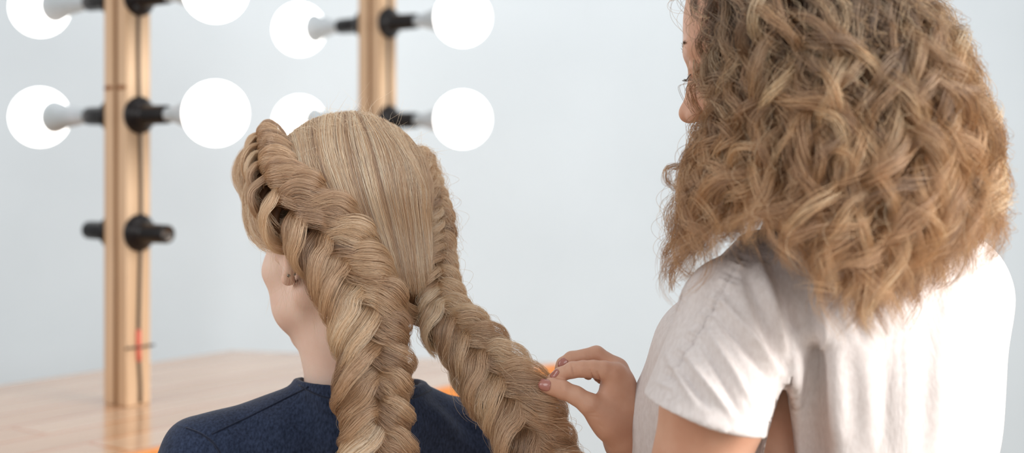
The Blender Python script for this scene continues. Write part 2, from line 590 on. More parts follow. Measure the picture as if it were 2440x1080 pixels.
def make_post(px, Y, zrow, empties, word, skip_low):
    base = P(px, HY, Y); base[2] = TZ
    root = empty('wooden_light_post', tuple(base), f'pine post with black lamp holders, {word}', 'light post')
    c = base[:2]
    hw, hd = .033, .027                       # half size across (S) and along (T)
    rect = lambda s0, s1, t0, t1: [tuple(c + SD * s0 + TD * t0), tuple(c + SD * s1 + TD * t0), tuple(c + SD * s1 + TD * t1), tuple(c + SD * s0 + TD * t1)]
    ztop = TZ + 1.15
    mb = MB(); mb.prism(rect(-hw, -.006, -hd, hd), TZ, ztop); mb.build('batten', PINE, root, False, .003)
    mb = MB(); mb.prism(rect(.005, hw, -hd, hd), TZ, ztop); mb.build('batten', PINE, root, False, .003)
    mb = MB(); mb.prism(rect(-.0065, .0055, -hd + .005, hd - .004), TZ, ztop - .004); o = mb.build('groove_strip', PINE_DARK, root, False); o['label'] = 'darker strip between the battens'
    rows = [zrow + ROW * i for i in (-1, 0, 1)]
    for side in (1, -1):
        ax = S3 * side
        for i, z in enumerate(rows):
            if z > ztop - .05:
                continue
            org = np.array([c[0], c[1], z]) + ax * hw
            hb = MB()
            hb.lathe([(-.001, 0), (-.001, .034), (.004, .0345), (.009, .031), (.014, .022), (.017, .0185), (.03, .0178), (.078, .0168), (.081, .0158),
                      (.081, .0138), (.050, .0138), (.050, 0)], org, ax)
            ho = hb.build('lamp_holder', BLACK, root)
            cb = MB(); cb.lathe([(.052, 0), (.052, .0130), (.0795, .0134), (.0795, .0120), (.056, .0117), (.056, 0)], org, ax, 20)
            cb.build('socket_shell', METAL, ho)
            if i in empties:
                continue
            where = {0: 'lowest', 1: 'second from the bottom', 2: 'third from the bottom', 3: 'topmost'}[i + (0 if skip_low else 0)]
            bl = empty('light_bulb', tuple(org + ax * .07), f"lit white globe bulb in the {['', 'lower', 'upper', 'topmost'][i]} holder on the {'right' if side > 0 else 'left'} side of the {'nearer' if skip_low else 'farther'} post", 'light bulb', 'globe bulbs on the wooden posts')
            R, D = (.0565, .206 if side > 0 else .232) if skip_low else (.0595, .208)
            gl = MB()
            prof = []
            for a in np.linspace(math.radians(34), math.pi, 30):
                prof.append((D - R * math.cos(a), R * math.sin(a)))
            gl.lathe(prof, org, ax, 40)
            gl.build('globe', GLOW, bl)
            nk = MB()
            a0 = math.radians(34)
            nk.lathe([(.07, .0), (.07, .0114), (.084, .0125), (.105, .0155), (D - .083, .021), (D - .062, .028), (D - R * math.cos(a0), R * math.sin(a0) + .0003)], org, ax, 40)
            nk.build('neck', NECK, bl)
        if side > 0:
            cb = MB()
            zs = np.linspace(TZ + .005, ztop - .02, 60)
            pts = [np.array([c[0], c[1], z]) + ax * (hw + .003) + T3 * (.003 * math.sin(z * 11) + .004 * math.exp(-((z - TZ - .03) / .05) ** 2)) for z in zs]
            cb.tube(pts, .0032, 8)
            cab = cb.build('cable', CABLE, root)
            if skip_low:
                tb = MB(); tb.tube([p for p, z in zip(pts, zs) if TZ + .065 < z < TZ + .14], .0046, 8)
                o = tb.build('tape', REDTAPE, cab); o['label'] = 'red tape wrapped round the cable'
                q = np.array([c[0], c[1], TZ + .107]) + ax * (hw + .004)
                kb = MB(); kb.tube([q - T3 * .032, q - T3 * .012, q + ax * .004, q + T3 * .012, q + T3 * .032], .0022, 6)
                kb.build('cable_clip', CABLE, cab)
    if skip_low:
        # knot in the grain of the left face
        q = np.array([c[0], c[1], CZ - (210 - HY) / F * Y]) - T3 * (hd + .0002)
        kb = MB()
        for so in (-.0195, .019):
            cc = q + S3 * so
            kb.add([cc + S3 * x * .0125 + np.array([0, 0, z * .0045]) - T3 * .0002 for x, z in ((-1, -.6), (-.5, -1), (.5, -1), (1, -.4), (1, .5), (.4, 1), (-.4, .9), (-1, .5))], [tuple(range(8))])
        o = kb.build('knot', plain('knot_brown', lin(140, 92, 54), .6), root, False); o['label'] = 'dark knot in the pine'
    return root


make_post(303, 2.6, CZ + (355 - 275) / F * 2.6, (0,), 'nearer of the two, left of the blonde head', True)
make_post(899, 3.13, CZ + (355 - 288) / F * 3.13, (0,), 'farther of the two, behind the blonde head', False)

# =================================================================== HEADS
def frame(yaw, pitch, roll=0):
    f = np.array([-math.sin(yaw) * math.cos(pitch), math.cos(yaw) * math.cos(pitch), -math.sin(pitch)])
    r = np.array([math.cos(yaw), math.sin(yaw), 0])
    u = np.cross(r, f)
    if roll:
        r, u = r * math.cos(roll) + u * math.sin(roll), u * math.cos(roll) - r * math.sin(roll)
    return np.stack([r, f, u], 1)          # columns


def head(sc, O, R):
    L = lambda *p: O + R @ np.array(p, float)
    sc.ell(L(0, -.012, .035), (.073, .095, .083), R)
    sc.ell(L(0, .034, .018), (.063, .058, .074), R, .02)
    sc.ell(L(0, .038, -.035), (.056, .050, .060), R, .02)
    sc.ell(L(0, .033, -.068), (.048, .048, .042), R, .02)
    sc.ell(L(0, .071, -.098), (.018, .018, .017), R, .02)
    for s in (-1, 1):
        sc.cone(L(s * .051, .0, -.058), .017, L(s * .014, .068, -.098), .015, .02)
        sc.ell(L(s * .043, .058, -.03), (.021, .021, .019), R, .02)
        sc.ell(L(s * .036, .052, -.068), (.022, .024, .024), R, .02)
        sc.cone(L(s * .012, .087, .015), .008, L(s * .044, .07, .018), .009, .014)
        sc.ell(L(s * .031, .104, -.003), (.017, .016, .011), R, .014, 'cut')
        sc.ell(L(s * .031, .076, -.003), (.0135, .0125, .0115), R, .004)
        sc.cone(L(s * .019, .0865, .0005), .0018, L(s * .043, .083, .0005), .0016, .003)
    sc.cone(L(0, .085, .012), .008, L(0, .105, -.033), .0095, .012)
    sc.ell(L(0, .109, -.036), (.010, .010, .009), R, .008)
    for s in (-1, 1):
        sc.ell(L(s * .0115, .099, -.04), (.0075, .009, .0075), R, .006)
        sc.ell(L(s * .006, .104, -.0475), (.0035, .005, .004), R, .002, 'cut')
    sc.ell(L(0, .0895, -.066), (.022, .0085, .0055), R, .006)
    sc.ell(L(0, .0875, -.076), (.019, .009, .0065), R, .006)
    sc.cone(L(-.022, .0885, -.0705), .0012, L(.022, .0885, -.0705), .0012, .003, 'cut')
    for s in (-1, 1):                       # ears
        dz = .006
        ring = [(.067, .014, -.030), (.073, .012, -.005), (.080, .004, .012), (.086, -.012, .014), (.088, -.022, .002), (.085, -.022, -.016), (.079, -.012, -.034), (.072, .004, -.042), (.069, .010, -.036)]
        sc.ell(L(s * .076, -.006, -.012), (.006, .017, .028), R, .004)
        pts = [L(s * x, y, z) for x, y, z in ring]
        sc.chain(pts, [.004, .0042, .0045, .0045, .0045, .0045, .0055, .0062, .004], .004)
        sc.ell(L(s * .089, .0, -.012), (.010, .0075, .012), R, .004, 'cut')
        sc.chain([L(s * .071, .013, -.012), L(s * .076, .012, -.018), L(s * .072, .013, -.024)], [.003, .004, .003], .004)
    return L


def ray_ell(px, py, O, R, c, r):
    """nearest hit of camera rays through pixels with the head ellipsoid (silhouette point where a ray misses)"""
    px, py = np.asarray(px, float), np.asarray(py, float)
    D = np.stack([(px - HX) / F, np.ones_like(px), -(py - HY) / F], -1)
    cam = np.array([0, 0, CZ])
    c0 = O + R @ np.asarray(c)
    r = np.asarray(r)
    o = ((cam - c0) @ R) / r
    d = (D @ R) / r
    A = (d * d).sum(-1)
    B = (d * o).sum(-1)
    C = (o * o).sum() - 1
    disc = B * B - A * C
    t = np.where(disc > 0, (-B - np.sqrt(np.maximum(disc, 0))) / A, -B / A)
    q = o + d * t[..., None]
    nq = np.linalg.norm(q, axis=-1)
    q = np.where((disc > 0)[..., None], q, q / nq[..., None])
    pos = c0 + (q * r) @ R.T
    nr = (q / r) @ R.T
    nr = nr / np.linalg.norm(nr, axis=-1)[..., None]
    cv = Vector((0, 0, CZ))
    pf, nf, df = pos.reshape(-1, 3), nr.reshape(-1, 3), D.reshape(-1, 3)
    for k in range(len(pf)):
        h = cap_tree.ray_cast(cv, Vector(df[k]))
        if h[0] is not None and h[0].y < pf[k][1] + .02:
            pf[k] = np.array(h[0]) + np.array(h[1]) * .0022
            nf[k] = h[1]
    return pos, nr


# =================================================================== SEATED WOMAN WITH BRAIDS
YO = 1.50
OA = P(820, 560, YO)
RA = frame(math.radians(42), math.radians(10))
seat = empty('person', (float(OA[0]), float(OA[1]), 0), 'seated person with two thick blonde fishtail braids and a navy t-shirt, back turned', 'person')
sc = Sculpt((-.48, 1.30, .50), (.06, 1.86, 1.44), .0028)
LA = head(sc, OA, RA)
neck0, neck1 = LA(0, -.022, -.055), P(864, 1040, 1.505)
sc.chain([neck0, P(843, 820, 1.505), neck1], [.052, .051, .060], .02)
shL, shR = P(490, 1100, 1.47), P(1105, 1060, 1.57)
pel = P(860, 1960, 1.53)
for sh in (shL, shR):
    sc.cone(neck1, .050, sh, .036, .03)
chest = P(850, 1250, 1.54)
hh = frame(math.radians(20), 0)
sc.ell(chest, (.145, .085, .125), hh, .03)
sc.ell(P(855, 1560, 1.54), (.115, .078, .16), hh, .04)
sc.ell(pel, (.15, .10, .11), hh, .04)


def simple_hand(sc, wrist, d, n, k=.006, mirror=1):
    """open relaxed hand: d = finger direction, n = back-of-hand normal"""
    d = d / np.linalg.norm(d); n = n - (n @ d) * d; n /= np.linalg.norm(n)
    a = np.cross(d, n) * mirror
    H = np.stack([a, d, n], 1)
    p = lambda x, y, z: wrist + H @ np.array([x, y, z])
    sc.ell(p(0, .05, 0), (.036, .05, .014), H, .012)
    for x, l0, l1, l2 in ((-.028, .038, .024, .021), (-.009, .043, .028, .022), (.010, .040, .026, .021), (.028, .031, .02, .018)):
        b0 = p(x, .088, .002); b1 = p(x * 1.05, .088 + l0, -.006); b2 = p(x * 1.05, .088 + l0 + l1 * .8, -.022); b3 = p(x, .088 + l0 + l1 + l2 * .4, -.04)
        sc.chain([b0, b1, b2, b3], [.0098, .0086, .0078, .006], k)
    sc.chain([p(-.02, .02, -.006), p(-.05, .05, -.014), p(-.058, .08, -.022), p(-.052, .105, -.03)], [.016, .0125, .0105, .0075], k)


for sh, el, wr, s in ((shL, P(330, 1560, 1.52), P(560, 1830, 1.72), -1), (shR, P(1180, 1560, 1.60), P(860, 1800, 1.76), 1)):
    sc.chain([sh, el, wr], [.042, .036, .024], .015)
    simple_hand(sc, wr, np.array([-.45, .8, -.1]), np.array([0, 0, 1.]), mirror=-s)
V, Fc = sc.surface()
body_tree = BVHTree.FromPolygons(V.tolist(), Fc.tolist())
mesh_obj('body', V, Fc, SKIN_A, seat)

# --- t-shirt
sc = Sculpt((-.50, 1.30, .62), (.10, 1.78, 1.26), .0030)
for sh, sgn in ((shL, -1), (shR, 1)):
    sc.cone(neck1 + np.array([sgn * .016, .0, .012]), .060, sh, .0430, .02)
sc.ell(chest, (.153, .093, .135), hh, .03)
sc.ell(P(855, 1560, 1.54), (.135, .09, .20), hh, .05)
sc.cone(shL, .046, P(380, 1400, 1.50), .058, .02)
sc.cone(shR, .046, P(1165, 1400, 1.60), .058, .02)
col = Sculpt(sc.lo, sc.lo + sc.h * (sc.n - 1.5), sc.h)
col.cone(neck1 + np.array([0, 0, -.05]), .0705, neck1 + np.array([-.004, 0, .12]), .0675, 0)
col.plane(P(760, 906, 1.50), (.05, .10, 1), col.lo, col.lo + col.h * col.n, .003)
hq = np.maximum(.012 - np.abs(sc.d - col.d), 0) / .012
sc.d = np.minimum(sc.d, col.d) - hq * hq * .012 * .25
# sleeve openings, hem, neck hole
for sh, e in ((shL, P(380, 1400, 1.50)), (shR, P(1165, 1400, 1.60))):
    sc.plane(e, e - sh, e - .10, e + .10)
sc.cone(neck1 + np.array([0, 0, -.01]), .0625, neck1 + np.array([-.006, 0, .12]), .0625, .002, 'cut')
V, Fc = sc.surface()
N = vnormals(V, Fc)
x, y = topx(V)
wob = .0016 * np.sin(V[:, 0] * 55 + V[:, 2] * 32) + .0014 * np.sin(V[:, 0] * 21 - V[:, 2] * 66 + 1) + .0010 * np.sin(V[:, 0] * 120 + V[:, 2] * 45)


def folds(V, N, lst, facing=True):
    x, y = topx(V)
    m = np.clip(-N[:, 1] * 1.6 + .3, 0, 1) if facing else 1
    d = np.zeros(len(V))
    for x0, y0, x1, y1, w, a in lst:
        L2 = (x1 - x0) ** 2 + (y1 - y0) ** 2
        t = np.clip(((x - x0) * (x1 - x0) + (y - y0) * (y1 - y0)) / L2, 0, 1)
        dist = np.hypot(x - x0 - t * (x1 - x0), y - y0 - t * (y1 - y0))
        fade = np.sin(np.pi * np.clip(t, .08, .97)) ** .5
        d += a * .001 * np.exp(-(dist / w) ** 2) * fade
    return d * m


low = np.clip((y - 930) / 100, 0, 1)
V = V + N * (wob * low + folds(V, N, [(1010, 960, 1130, 1080, 16, 3), (1040, 950, 1170, 1060, 14, -2.5), (620, 990, 800, 1080, 22, 2.0), (560, 1000, 700, 1080, 18, -2),
                                     (720, 925, 800, 990, 14, 1.5)]))[:, None]
shirt = mesh_obj('t_shirt', V, Fc, NAVY, seat)


def on_surface(o, pts, lift):
    """drop pixel paths onto a finished mesh"""
    dg = bpy.context.evaluated_depsgraph_get()
    dg.update()
    out = []
    cam = Vector((0, 0, CZ))
    inv = o.matrix_world.inverted()
    for px, py in pts:
        d = Vector(((px - HX) / F, 1, -(py - HY) / F)).normalized()
        ok, loc, nr, _ = o.ray_cast(inv @ cam, (inv.to_3x3() @ d).normalized())
        if ok:
            out.append(np.array(o.matrix_world @ loc) - np.array(d) * lift)
    return out


def path(pts, n=24):
    return catmull(np.array(pts, float), n)


# ribbed collar band round the neck hole
cen = neck1 + np.array([0, 0, .014])
ring = []
dn = bpy.context.evaluated_depsgraph_get()
for a in np.linspace(0, 2 * math.pi, 64, endpoint=False):
    ring.append(cen + np.array([.0685 * math.cos(a), .0685 * math.sin(a), .004 * math.cos(a - 2) - .001]))
bpy.context.view_layer.update()
for nm, poly in (('shoulder_seam', path([(735, 922), (690, 945), (600, 990), (505, 1035)])), ('sleeve_seam', path([(443, 1020), (480, 1035), (510, 1058), (530, 1090)])), ('collar_seam', path([(712, 918), (760, 942), (820, 955), (900, 960), (980, 950), (1035, 925)]))):
    pts = on_surface(shirt, poly, .0002)
    if len(pts) > 3:
        mb = MB(); mb.tube(pts, .0011, 6); mb.build(nm, NAVY_SEAM, shirt)

# --- trousers and shoes (below the frame, so that she sits on something solid)
sc = Sculpt((-.75, 1.2, 0), (.2, 2.2, .72), .008)
sc.ell(pel, (.165, .115, .12), hh, .03)
fwd = hh[:, 1]; rt = hh[:, 0]
for s in (-1, 1):
    hip = pel + rt * s * .085 + np.array([0, 0, -.02]); kn = hip + fwd * .43 + rt * s * .02; an = kn + np.array([0, 0, -kn[2] + .1]) + fwd * .02
    sc.chain([hip, kn, an], [.085, .062, .045], .03)
    sc.cone(an + [0, 0, -.055], .045, an + [0, 0, -.06] + fwd * .14, .04, .03)
V, Fc = sc.surface()
mesh_obj('trousers', V, Fc, DENIM, seat)

# --- earrings on the left ear
for px, py, yy, r in ((688, 657, None, .0018), (702, 654, None, .0014)):
    ht = body_tree.ray_cast(Vector((0, 0, CZ)), Vector(((px - HX) / F, 1, -(py - HY) / F)))
    c = P(px, py, (ht[0].y if ht[0] is not None else 1.43) - .0006)
    mb = MB()
    mb.lathe([(-r * math.cos(a), r * math.sin(a)) for a in np.linspace(0.01, math.pi - .01, 12)], c, (-.8, -.5, .1), 14)
    mb.lathe([(0, .0005), (-.0025, .0005)], c, (-.1, -1, .1), 8)
    mb.build('earring', METAL, seat)

def snapP(px, py, Y, lift=.002):
    ht = cap_tree.ray_cast(Vector((0, 0, CZ)), Vector(((px - HX) / F, 1, -(py - HY) / F)))
    return P(px, py, Y if ht[0] is None else min(Y, ht[0].y - lift))


# --- scalp hair
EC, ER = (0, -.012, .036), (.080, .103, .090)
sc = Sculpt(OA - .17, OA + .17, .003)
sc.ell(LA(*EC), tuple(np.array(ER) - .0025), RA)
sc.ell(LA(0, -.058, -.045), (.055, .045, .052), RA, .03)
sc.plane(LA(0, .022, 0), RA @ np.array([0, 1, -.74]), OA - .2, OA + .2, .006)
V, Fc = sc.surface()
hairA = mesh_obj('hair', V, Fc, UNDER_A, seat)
from mathutils.bvhtree import BVHTree
cap_tree = BVHTree.FromPolygons(V.tolist(), Fc.tolist())

st = Strands()
# base layer over the whole head, crown to nape
n = 5200
K = 16
az = rng.uniform(0, 2 * math.pi, n)
el0, el1 = rng.uniform(.05, .9, n), rng.uniform(1.5, 2.35, n)
u = np.linspace(0, 1, K)
el = el0[:, None] + (el1 - el0)[:, None] * u[None]
aa = az[:, None] + rng.normal(0, .10, n)[:, None] * u[None]
q = np.stack([np.sin(el) * np.cos(aa), np.sin(el) * np.sin(aa), np.cos(el)], -1)
loc = np.array(EC) + q * np.array(ER) * rng.uniform(.985, 1.006, n)[:, None, None]
keep = (loc[:, :, 1] < .02 + .74 * loc[:, :, 2]).all(1)
base = OA + loc @ RA.T + smooth_noise(n, K, 3, 4) * .0008
st.add(base[keep], rng.normal(.42, .2, keep.sum()), .00014)
# visible back of the head: combed strands from the crown into the two braids
GU = [
    [(668, 330), (690, 372), (705, 410), (735, 450)],
    [(690, 312), (708, 360), (722, 420), (765, 475)],
    [(715, 296), (728, 350), (745, 420), (800, 500)],
    [(745, 284), (752, 345), (776, 430), (840, 550)],
    [(780, 276), (780, 345), (808, 445), (875, 600)],
    [(812, 271), (815, 350), (848, 470), (910, 645)],
    [(838, 270), (856, 350), (890, 480), (945, 680)],
    [(856, 271), (898, 350), (930, 480), (972, 700)],
    [(876, 277), (938, 370), (962, 490), (990, 705)],
    [(900, 290), (968, 400), (985, 510), (1004, 700)],
    [(925, 306), (988, 420), (1002, 520), (1016, 690)],
    [(948, 326), (1003, 440), (1012, 520), (1022, 670)],
]
GU = np.stack([catmull(g, K) for g in GU])
n = 9500
t = rng.uniform(0, len(GU) - 1.001, n)
cl = np.round(t * 9 + rng.normal(0, .25, n)) / 9          # combed into fine tresses
t = np.clip(t * .45 + cl * .55, 0, len(GU) - 1.001)
i = t.astype(int); f = (t - i)[:, None, None]
G = GU[i] * (1 - f) + GU[i + 1] * f
pts2 = G + smooth_noise(n, K, 2, 4) * 3.5
a0, a1 = rng.uniform(0, .22, n) ** 1.5, rng.uniform(.8, 1, n)
# random start/end along the guide
uu = a0[:, None] + (a1 - a0)[:, None] * u[None]
ii = np.clip((uu * (K - 1)).astype(int), 0, K - 2); ff = uu * (K - 1) - ii
ar = np.arange(n)[:, None]
pts2 = pts2[ar, ii] * (1 - ff)[..., None] + pts2[ar, ii + 1] * ff[..., None]
pos, nr = ray_ell(pts2[..., 0], pts2[..., 1], OA, RA, EC, ER)
tress = .0055 * np.abs(np.sin(t * 9 * math.pi / 1.0))[:, None]
lift = rng.uniform(-.0005, .0016, n)[:, None] + tress * .5
pos = pos + nr * lift[..., None]
tw = rng.normal(0, .28, 400)
st.add(pos, .58 + tw[(t * 22).astype(int)] + rng.normal(0, .16, n), .00014)
# nape hair drawn across to the right braid
NG = [[(905, 610, 1.405), (940, 690, 1.412), (985, 735, 1.425), (1035, 742, 1.452)],
      [(915, 650, 1.41), (945, 715, 1.418), (990, 752, 1.43), (1040, 758, 1.452)],
      [(925, 700, 1.42), (955, 745, 1.426), (1000, 766, 1.436), (1045, 768, 1.452)],
      [(930, 740, 1.43), (960, 762, 1.436), (1005, 772, 1.44), (1050, 776, 1.452)]]
NG = np.stack([catmull([snapP(*p) for p in g], K) for g in NG])
n = 2200
t = rng.uniform(0, 2.99, n); i = t.astype(int); f = (t - i)[:, None, None]
st.add(NG[i] * (1 - f) + NG[i + 1] * f + smooth_noise(n, K, 3, 4) * .0016, rng.normal(.32, .2, n), .00012)
# flyaways around the crown and temples
n = 420
ax = rng.uniform(640, 1010, n); ay = 300 + ((ax - 830) / 190) ** 2 * 110 + rng.normal(0, 12, n)
pos, nr = ray_ell(ax, ay, OA, RA, EC, ER)
dirs = smooth_noise(n, 10, 3, 3) * .010 + np.cumsum(np.ones((n, 10, 3)) * rng.normal(0, .003, (n, 1, 3)), 1)
fl = pos[:, None] + nr[:, None] * (np.linspace(0, 1, 10) ** .7 * 1)[None, :, None] * rng.uniform(.001, .007, n)[:, None, None] + dirs * .5 * np.linspace(0, 1, 10)[None, :, None]
st.add(fl, rng.normal(.75, .15, n), .00007)
# soft hair over the temple, hanging in front of the ear
TG = [[(640, 345), (598, 372), (582, 410), (606, 450), (640, 470)],
      [(630, 360), (592, 400), (600, 450), (620, 500), (640, 545)],
      [(640, 400), (606, 450), (608, 505), (622, 545), (645, 566)],
      [(660, 440), (622, 490), (625, 530), (642, 555), (668, 566)]]
depth = [1.53, 1.51, 1.48, 1.445]
for g0, y0 in zip(TG, depth):
    gg = [P(px, py, y0 + .012 - .006 * j) for j, (px, py) in enumerate(g0)]
    lock(st, None, gg, [(-.6, -.8, .1)] * len(gg), .016, .006, 420, wp=(.7, 1.1, 1.2, .9), tint=.62, fuzz=2.4)
st.build('combed_strands', COMBED, hairA)


# --- braids
def braid(name, label, spine, wl, wr, nlk, h, seedtint, fuzz=1., nstr=240, nrm=None, extra=None, snap=False):
    sp = []
    for px, py, yy in spine:
        if snap:
            ht = cap_tree.ray_cast(Vector((0, 0, CZ)), Vector(((px - HX) / F, 1, -(py - HY) / F)))
            if ht[0] is not None:
                yy = min(yy, ht[0].y - .004)
        sp.append(P(px, py, yy))
    sp = np.array(sp)
    M = 400
    C = catmull(sp, M)
    seg = np.r_[0, np.cumsum(np.linalg.norm(np.diff(C, axis=0), axis=1))]
    tt = np.linspace(0, 1, M)
    nn = catmull(np.array(nrm, float), M)
    WL = np.interp(tt, np.linspace(0, 1, len(wl)), wl) / F * C[:, 1]
    WR = np.interp(tt, np.linspace(0, 1, len(wr)), wr) / F * C[:, 1]
    Tn = np.gradient(C, axis=0); Tn /= np.linalg.norm(Tn, axis=1)[:, None]
    nn = nn - (nn * Tn).sum(1)[:, None] * Tn; nn /= np.linalg.norm(nn, axis=1)[:, None]
    Bn = np.cross(Tn, nn)                       # points to image-left of a hanging braid when nn faces the camera
    if (Bn @ np.array([1, 0, 0])).mean() > 0:
        Bn = -Bn
    mb, st = MB(), Strands()
    # core
    hw = .45 * np.minimum(WL, WR)
    ks = np.arange(0, M, 8)
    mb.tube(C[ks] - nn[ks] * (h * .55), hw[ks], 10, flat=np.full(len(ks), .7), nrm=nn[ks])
    # lock positions evenly by width
    dens = 1 / ((WL + WR) * .5)
    cum = np.r_[0, np.cumsum(np.diff(seg) * dens[1:])]
    s_at = np.linspace(0, cum[-1], nlk)
    for j in range(nlk):
        for side in (1, -1):
            c = s_at[j] + (0 if side > 0 else .5 * (s_at[1] - s_at[0]))
            if c > cum[-1]:
                continue
            k = int(np.interp(c, cum, np.arange(M)))
            p, T, N_, B = C[k], Tn[k], nn[k], Bn[k] * side
            w = (WL if side > 0 else WR)[k] * rng.uniform(.88, 1.1)
            sc_ = rng.uniform(.92, 1.12)
            L = w * (.56 if side > 0 and snap and k < .42 * M else .72) * sc_ + .003
            hh_ = h * (.55 + .45 * w / .035) * rng.uniform(.9, 1.15)
            e_ = rng.normal(0, .05, 4)
            pr = [(-.12, -.62, -.85), (.02, -.16, .58), (.36 + e_[0], .22, 1.15), (.74 + e_[1], .72, 1.3), (1.03 + e_[2], 1.35, .85), (1.03 + e_[3], 1.9, .0), (.66, 2.3, -.9)]
            G = [p + B * w * b_ + T * L * t_ + N_ * hh_ * n_ for b_, t_, n_ in pr]
            Nm = [N_, N_ * 1 - B * .1, N_ + B * .1, N_ * .9 + B * .45, N_ * .3 + B * .9, B - N_ * .4, B * .6 - N_]
            lw = (s_at[1] - s_at[0]) / dens[k] * .68
            tb = seedtint - .03 + rng.normal(0, .12)
            th_ = lw * .72
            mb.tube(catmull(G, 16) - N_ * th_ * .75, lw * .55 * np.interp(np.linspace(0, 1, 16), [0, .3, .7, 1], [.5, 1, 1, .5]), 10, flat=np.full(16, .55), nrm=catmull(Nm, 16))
            for sub in range(3):               # a lock is three finer tresses lying side by side
                so = (sub - 1) * .62 * lw
                Gs = []
                gg = catmull(G, 9); tg = np.gradient(gg, axis=0); tg /= np.linalg.norm(tg, axis=1)[:, None]
                ng = catmull(Nm, 9); sg = np.cross(ng, tg); sg /= np.linalg.norm(sg, axis=1)[:, None] + 1e-9
                wob_ = rng.normal(0, .06 * lw, (9, 3)); wob_[0] = 0
                prof_ = np.interp(np.linspace(0, 1, 9), [0, .25, .6, 1], [.45, .85, 1.1, .6])
                Gs = gg + sg * (so * prof_)[:, None] + ng * (-.45 * abs(sub - 1) * th_ + rng.normal(0, .08 * th_)) + wob_ + ng * ((.9 * th_) * (so / lw))
                lock(st, None, Gs, ng, lw * .58, th_ * .62, nstr, K=20, wp=(.6, .8, 1.05, 1.2, 1.15, .95, .7), tilt=.55, tint=tb + .08 * (sub - 1) + rng.normal(0, .07), fuzz=fuzz * .8, dtint=.13, r=.000095)  # tucked tress tinted darker, raised one lighter: shade painted into the strand colour
            # stray hairs leaving the lock
            ns = int(30 * fuzz)
            g = catmull(G, 14)
            off = smooth_noise(ns, 14, 3, 4) * .0055 * fuzz * np.linspace(.2, 1, 14)[None, :, None]
            out = (B * .4 + N_ * .5 + T * .3) * .010
            st.add(g[None] + off + out[None, None] * (rng.uniform(0, 1, ns)[:, None] * np.linspace(0, 1, 14)[None] ** 2)[..., None], rng.normal(.75, .15, ns), .00010)
    if extra:
        extra(st, mb)
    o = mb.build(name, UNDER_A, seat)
    o['label'] = label
    st.build('braid_strands', BLONDE, o, tip=.4)
    return o


def sheet(st, mb):
    # soft hair swept from the temple under the braid
    for g0 in ([(648, 325), (612, 372), (600, 430), (612, 500)], [(655, 372), (620, 430), (616, 500), (634, 560)], [(680, 440), (646, 490), (640, 525), (652, 550)], [(716, 500), (684, 525), (680, 545), (694, 564)], [(760, 545), (726, 575), (722, 596), (736, 618)]):
        gg = [snapP(px, py, 1.50, .003) for px, py in g0]
        lock(st, None, gg, [(-.6, -.8, .1)] * 4, .011, .004, 420, wp=(.9, 1.1, 1.1, .9), tilt=0, tint=.5, fuzz=2.2)
    for q in range(70):                        # wisps down the neck and cheek
        x0 = rng.uniform(640, 800); y0 = 520 + (x0 - 640) * .8
        g = [snapP(x0, y0, 1.44, .004), snapP(x0 + rng.normal(0, 8), y0 + 40, 1.44, .008), P(x0 + rng.normal(0, 16), y0 + rng.uniform(70, 110), 1.42), P(x0 + rng.normal(6, 26), y0 + rng.uniform(120, 220), 1.415)]
        st.add(catmull(g, 12)[None], np.array([.75]), .00007)


spL = [(642, 352, 1.535), (656, 412, 1.50), (690, 478, 1.468), (745, 535, 1.440), (798, 598, 1.420), (848, 680, 1.402), (880, 762, 1.392), (897, 860, 1.386), (900, 960, 1.384), (897, 1060, 1.384), (892, 1170, 1.39), (888, 1270, 1.40)]
nL = [(-.55, -.55, .6), (-.6, -.75, .3), (-.5, -.85, .2), (-.3, -.95, .15), (-.15, -1, .1), (0, -1, .1), (0, -1, .05), (0, -1, 0), (0, -1, 0), (0, -1, 0), (0, -1, 0), (0, -1, 0)]
braid('braid', 'thick fishtail braid hanging down the middle of the back', spL, [28, 40, 62, 74, 80, 80, 78, 74, 70, 64, 60, 36], [38, 52, 64, 66, 64, 60, 54, 46, 50, 64, 58, 36], 21, .020, .5, nrm=nL, snap=True, extra=sheet)


def held(st, mb):
    # the wisp pulled sideways into the fingers
    gd = [P(1150, 880, 1.418), P(1185, 893, 1.405), P(1230, 903, 1.402), P(1270, 905, 1.403), P(1300, 908, 1.402), P(1308, 915, 1.402)]
    lock(st, mb, gd, [(0, -1, .2)] * 6, .0078, .0035, 300, wp=(1.3, 1.2, 1.0, .7, .4, .35), tint=.7, fuzz=1.6, solid=.4)
    gd = [P(1190, 900, 1.41), P(1240, 925, 1.405), P(1280, 935, 1.41), P(1300, 970, 1.41), P(1318, 1020, 1.415), P(1330, 1090, 1.42)]
    lock(st, None, gd, [(0.3, -1, .2)] * 6, .012, .006, 260, wp=(.6, 1, 1.2, 1.3, 1.2, 1.), tint=.75, fuzz=3.5)
    # loose open loop on the near side
    for k in range(2):
        gd = [P(1062, 740 + 60 * k, 1.44), P(1050 + 22 * k, 790 + 70 * k, 1.435), P(1052 + 30 * k, 845 + 70 * k, 1.43), P(1075 + 35 * k, 878 + 66 * k, 1.428), P(1105 + 30 * k, 880 + 60 * k, 1.43)]
        lock(st, None, gd, [(0, -1, .1)] * 5, .0035, .003, 110, tint=.6, fuzz=.8)


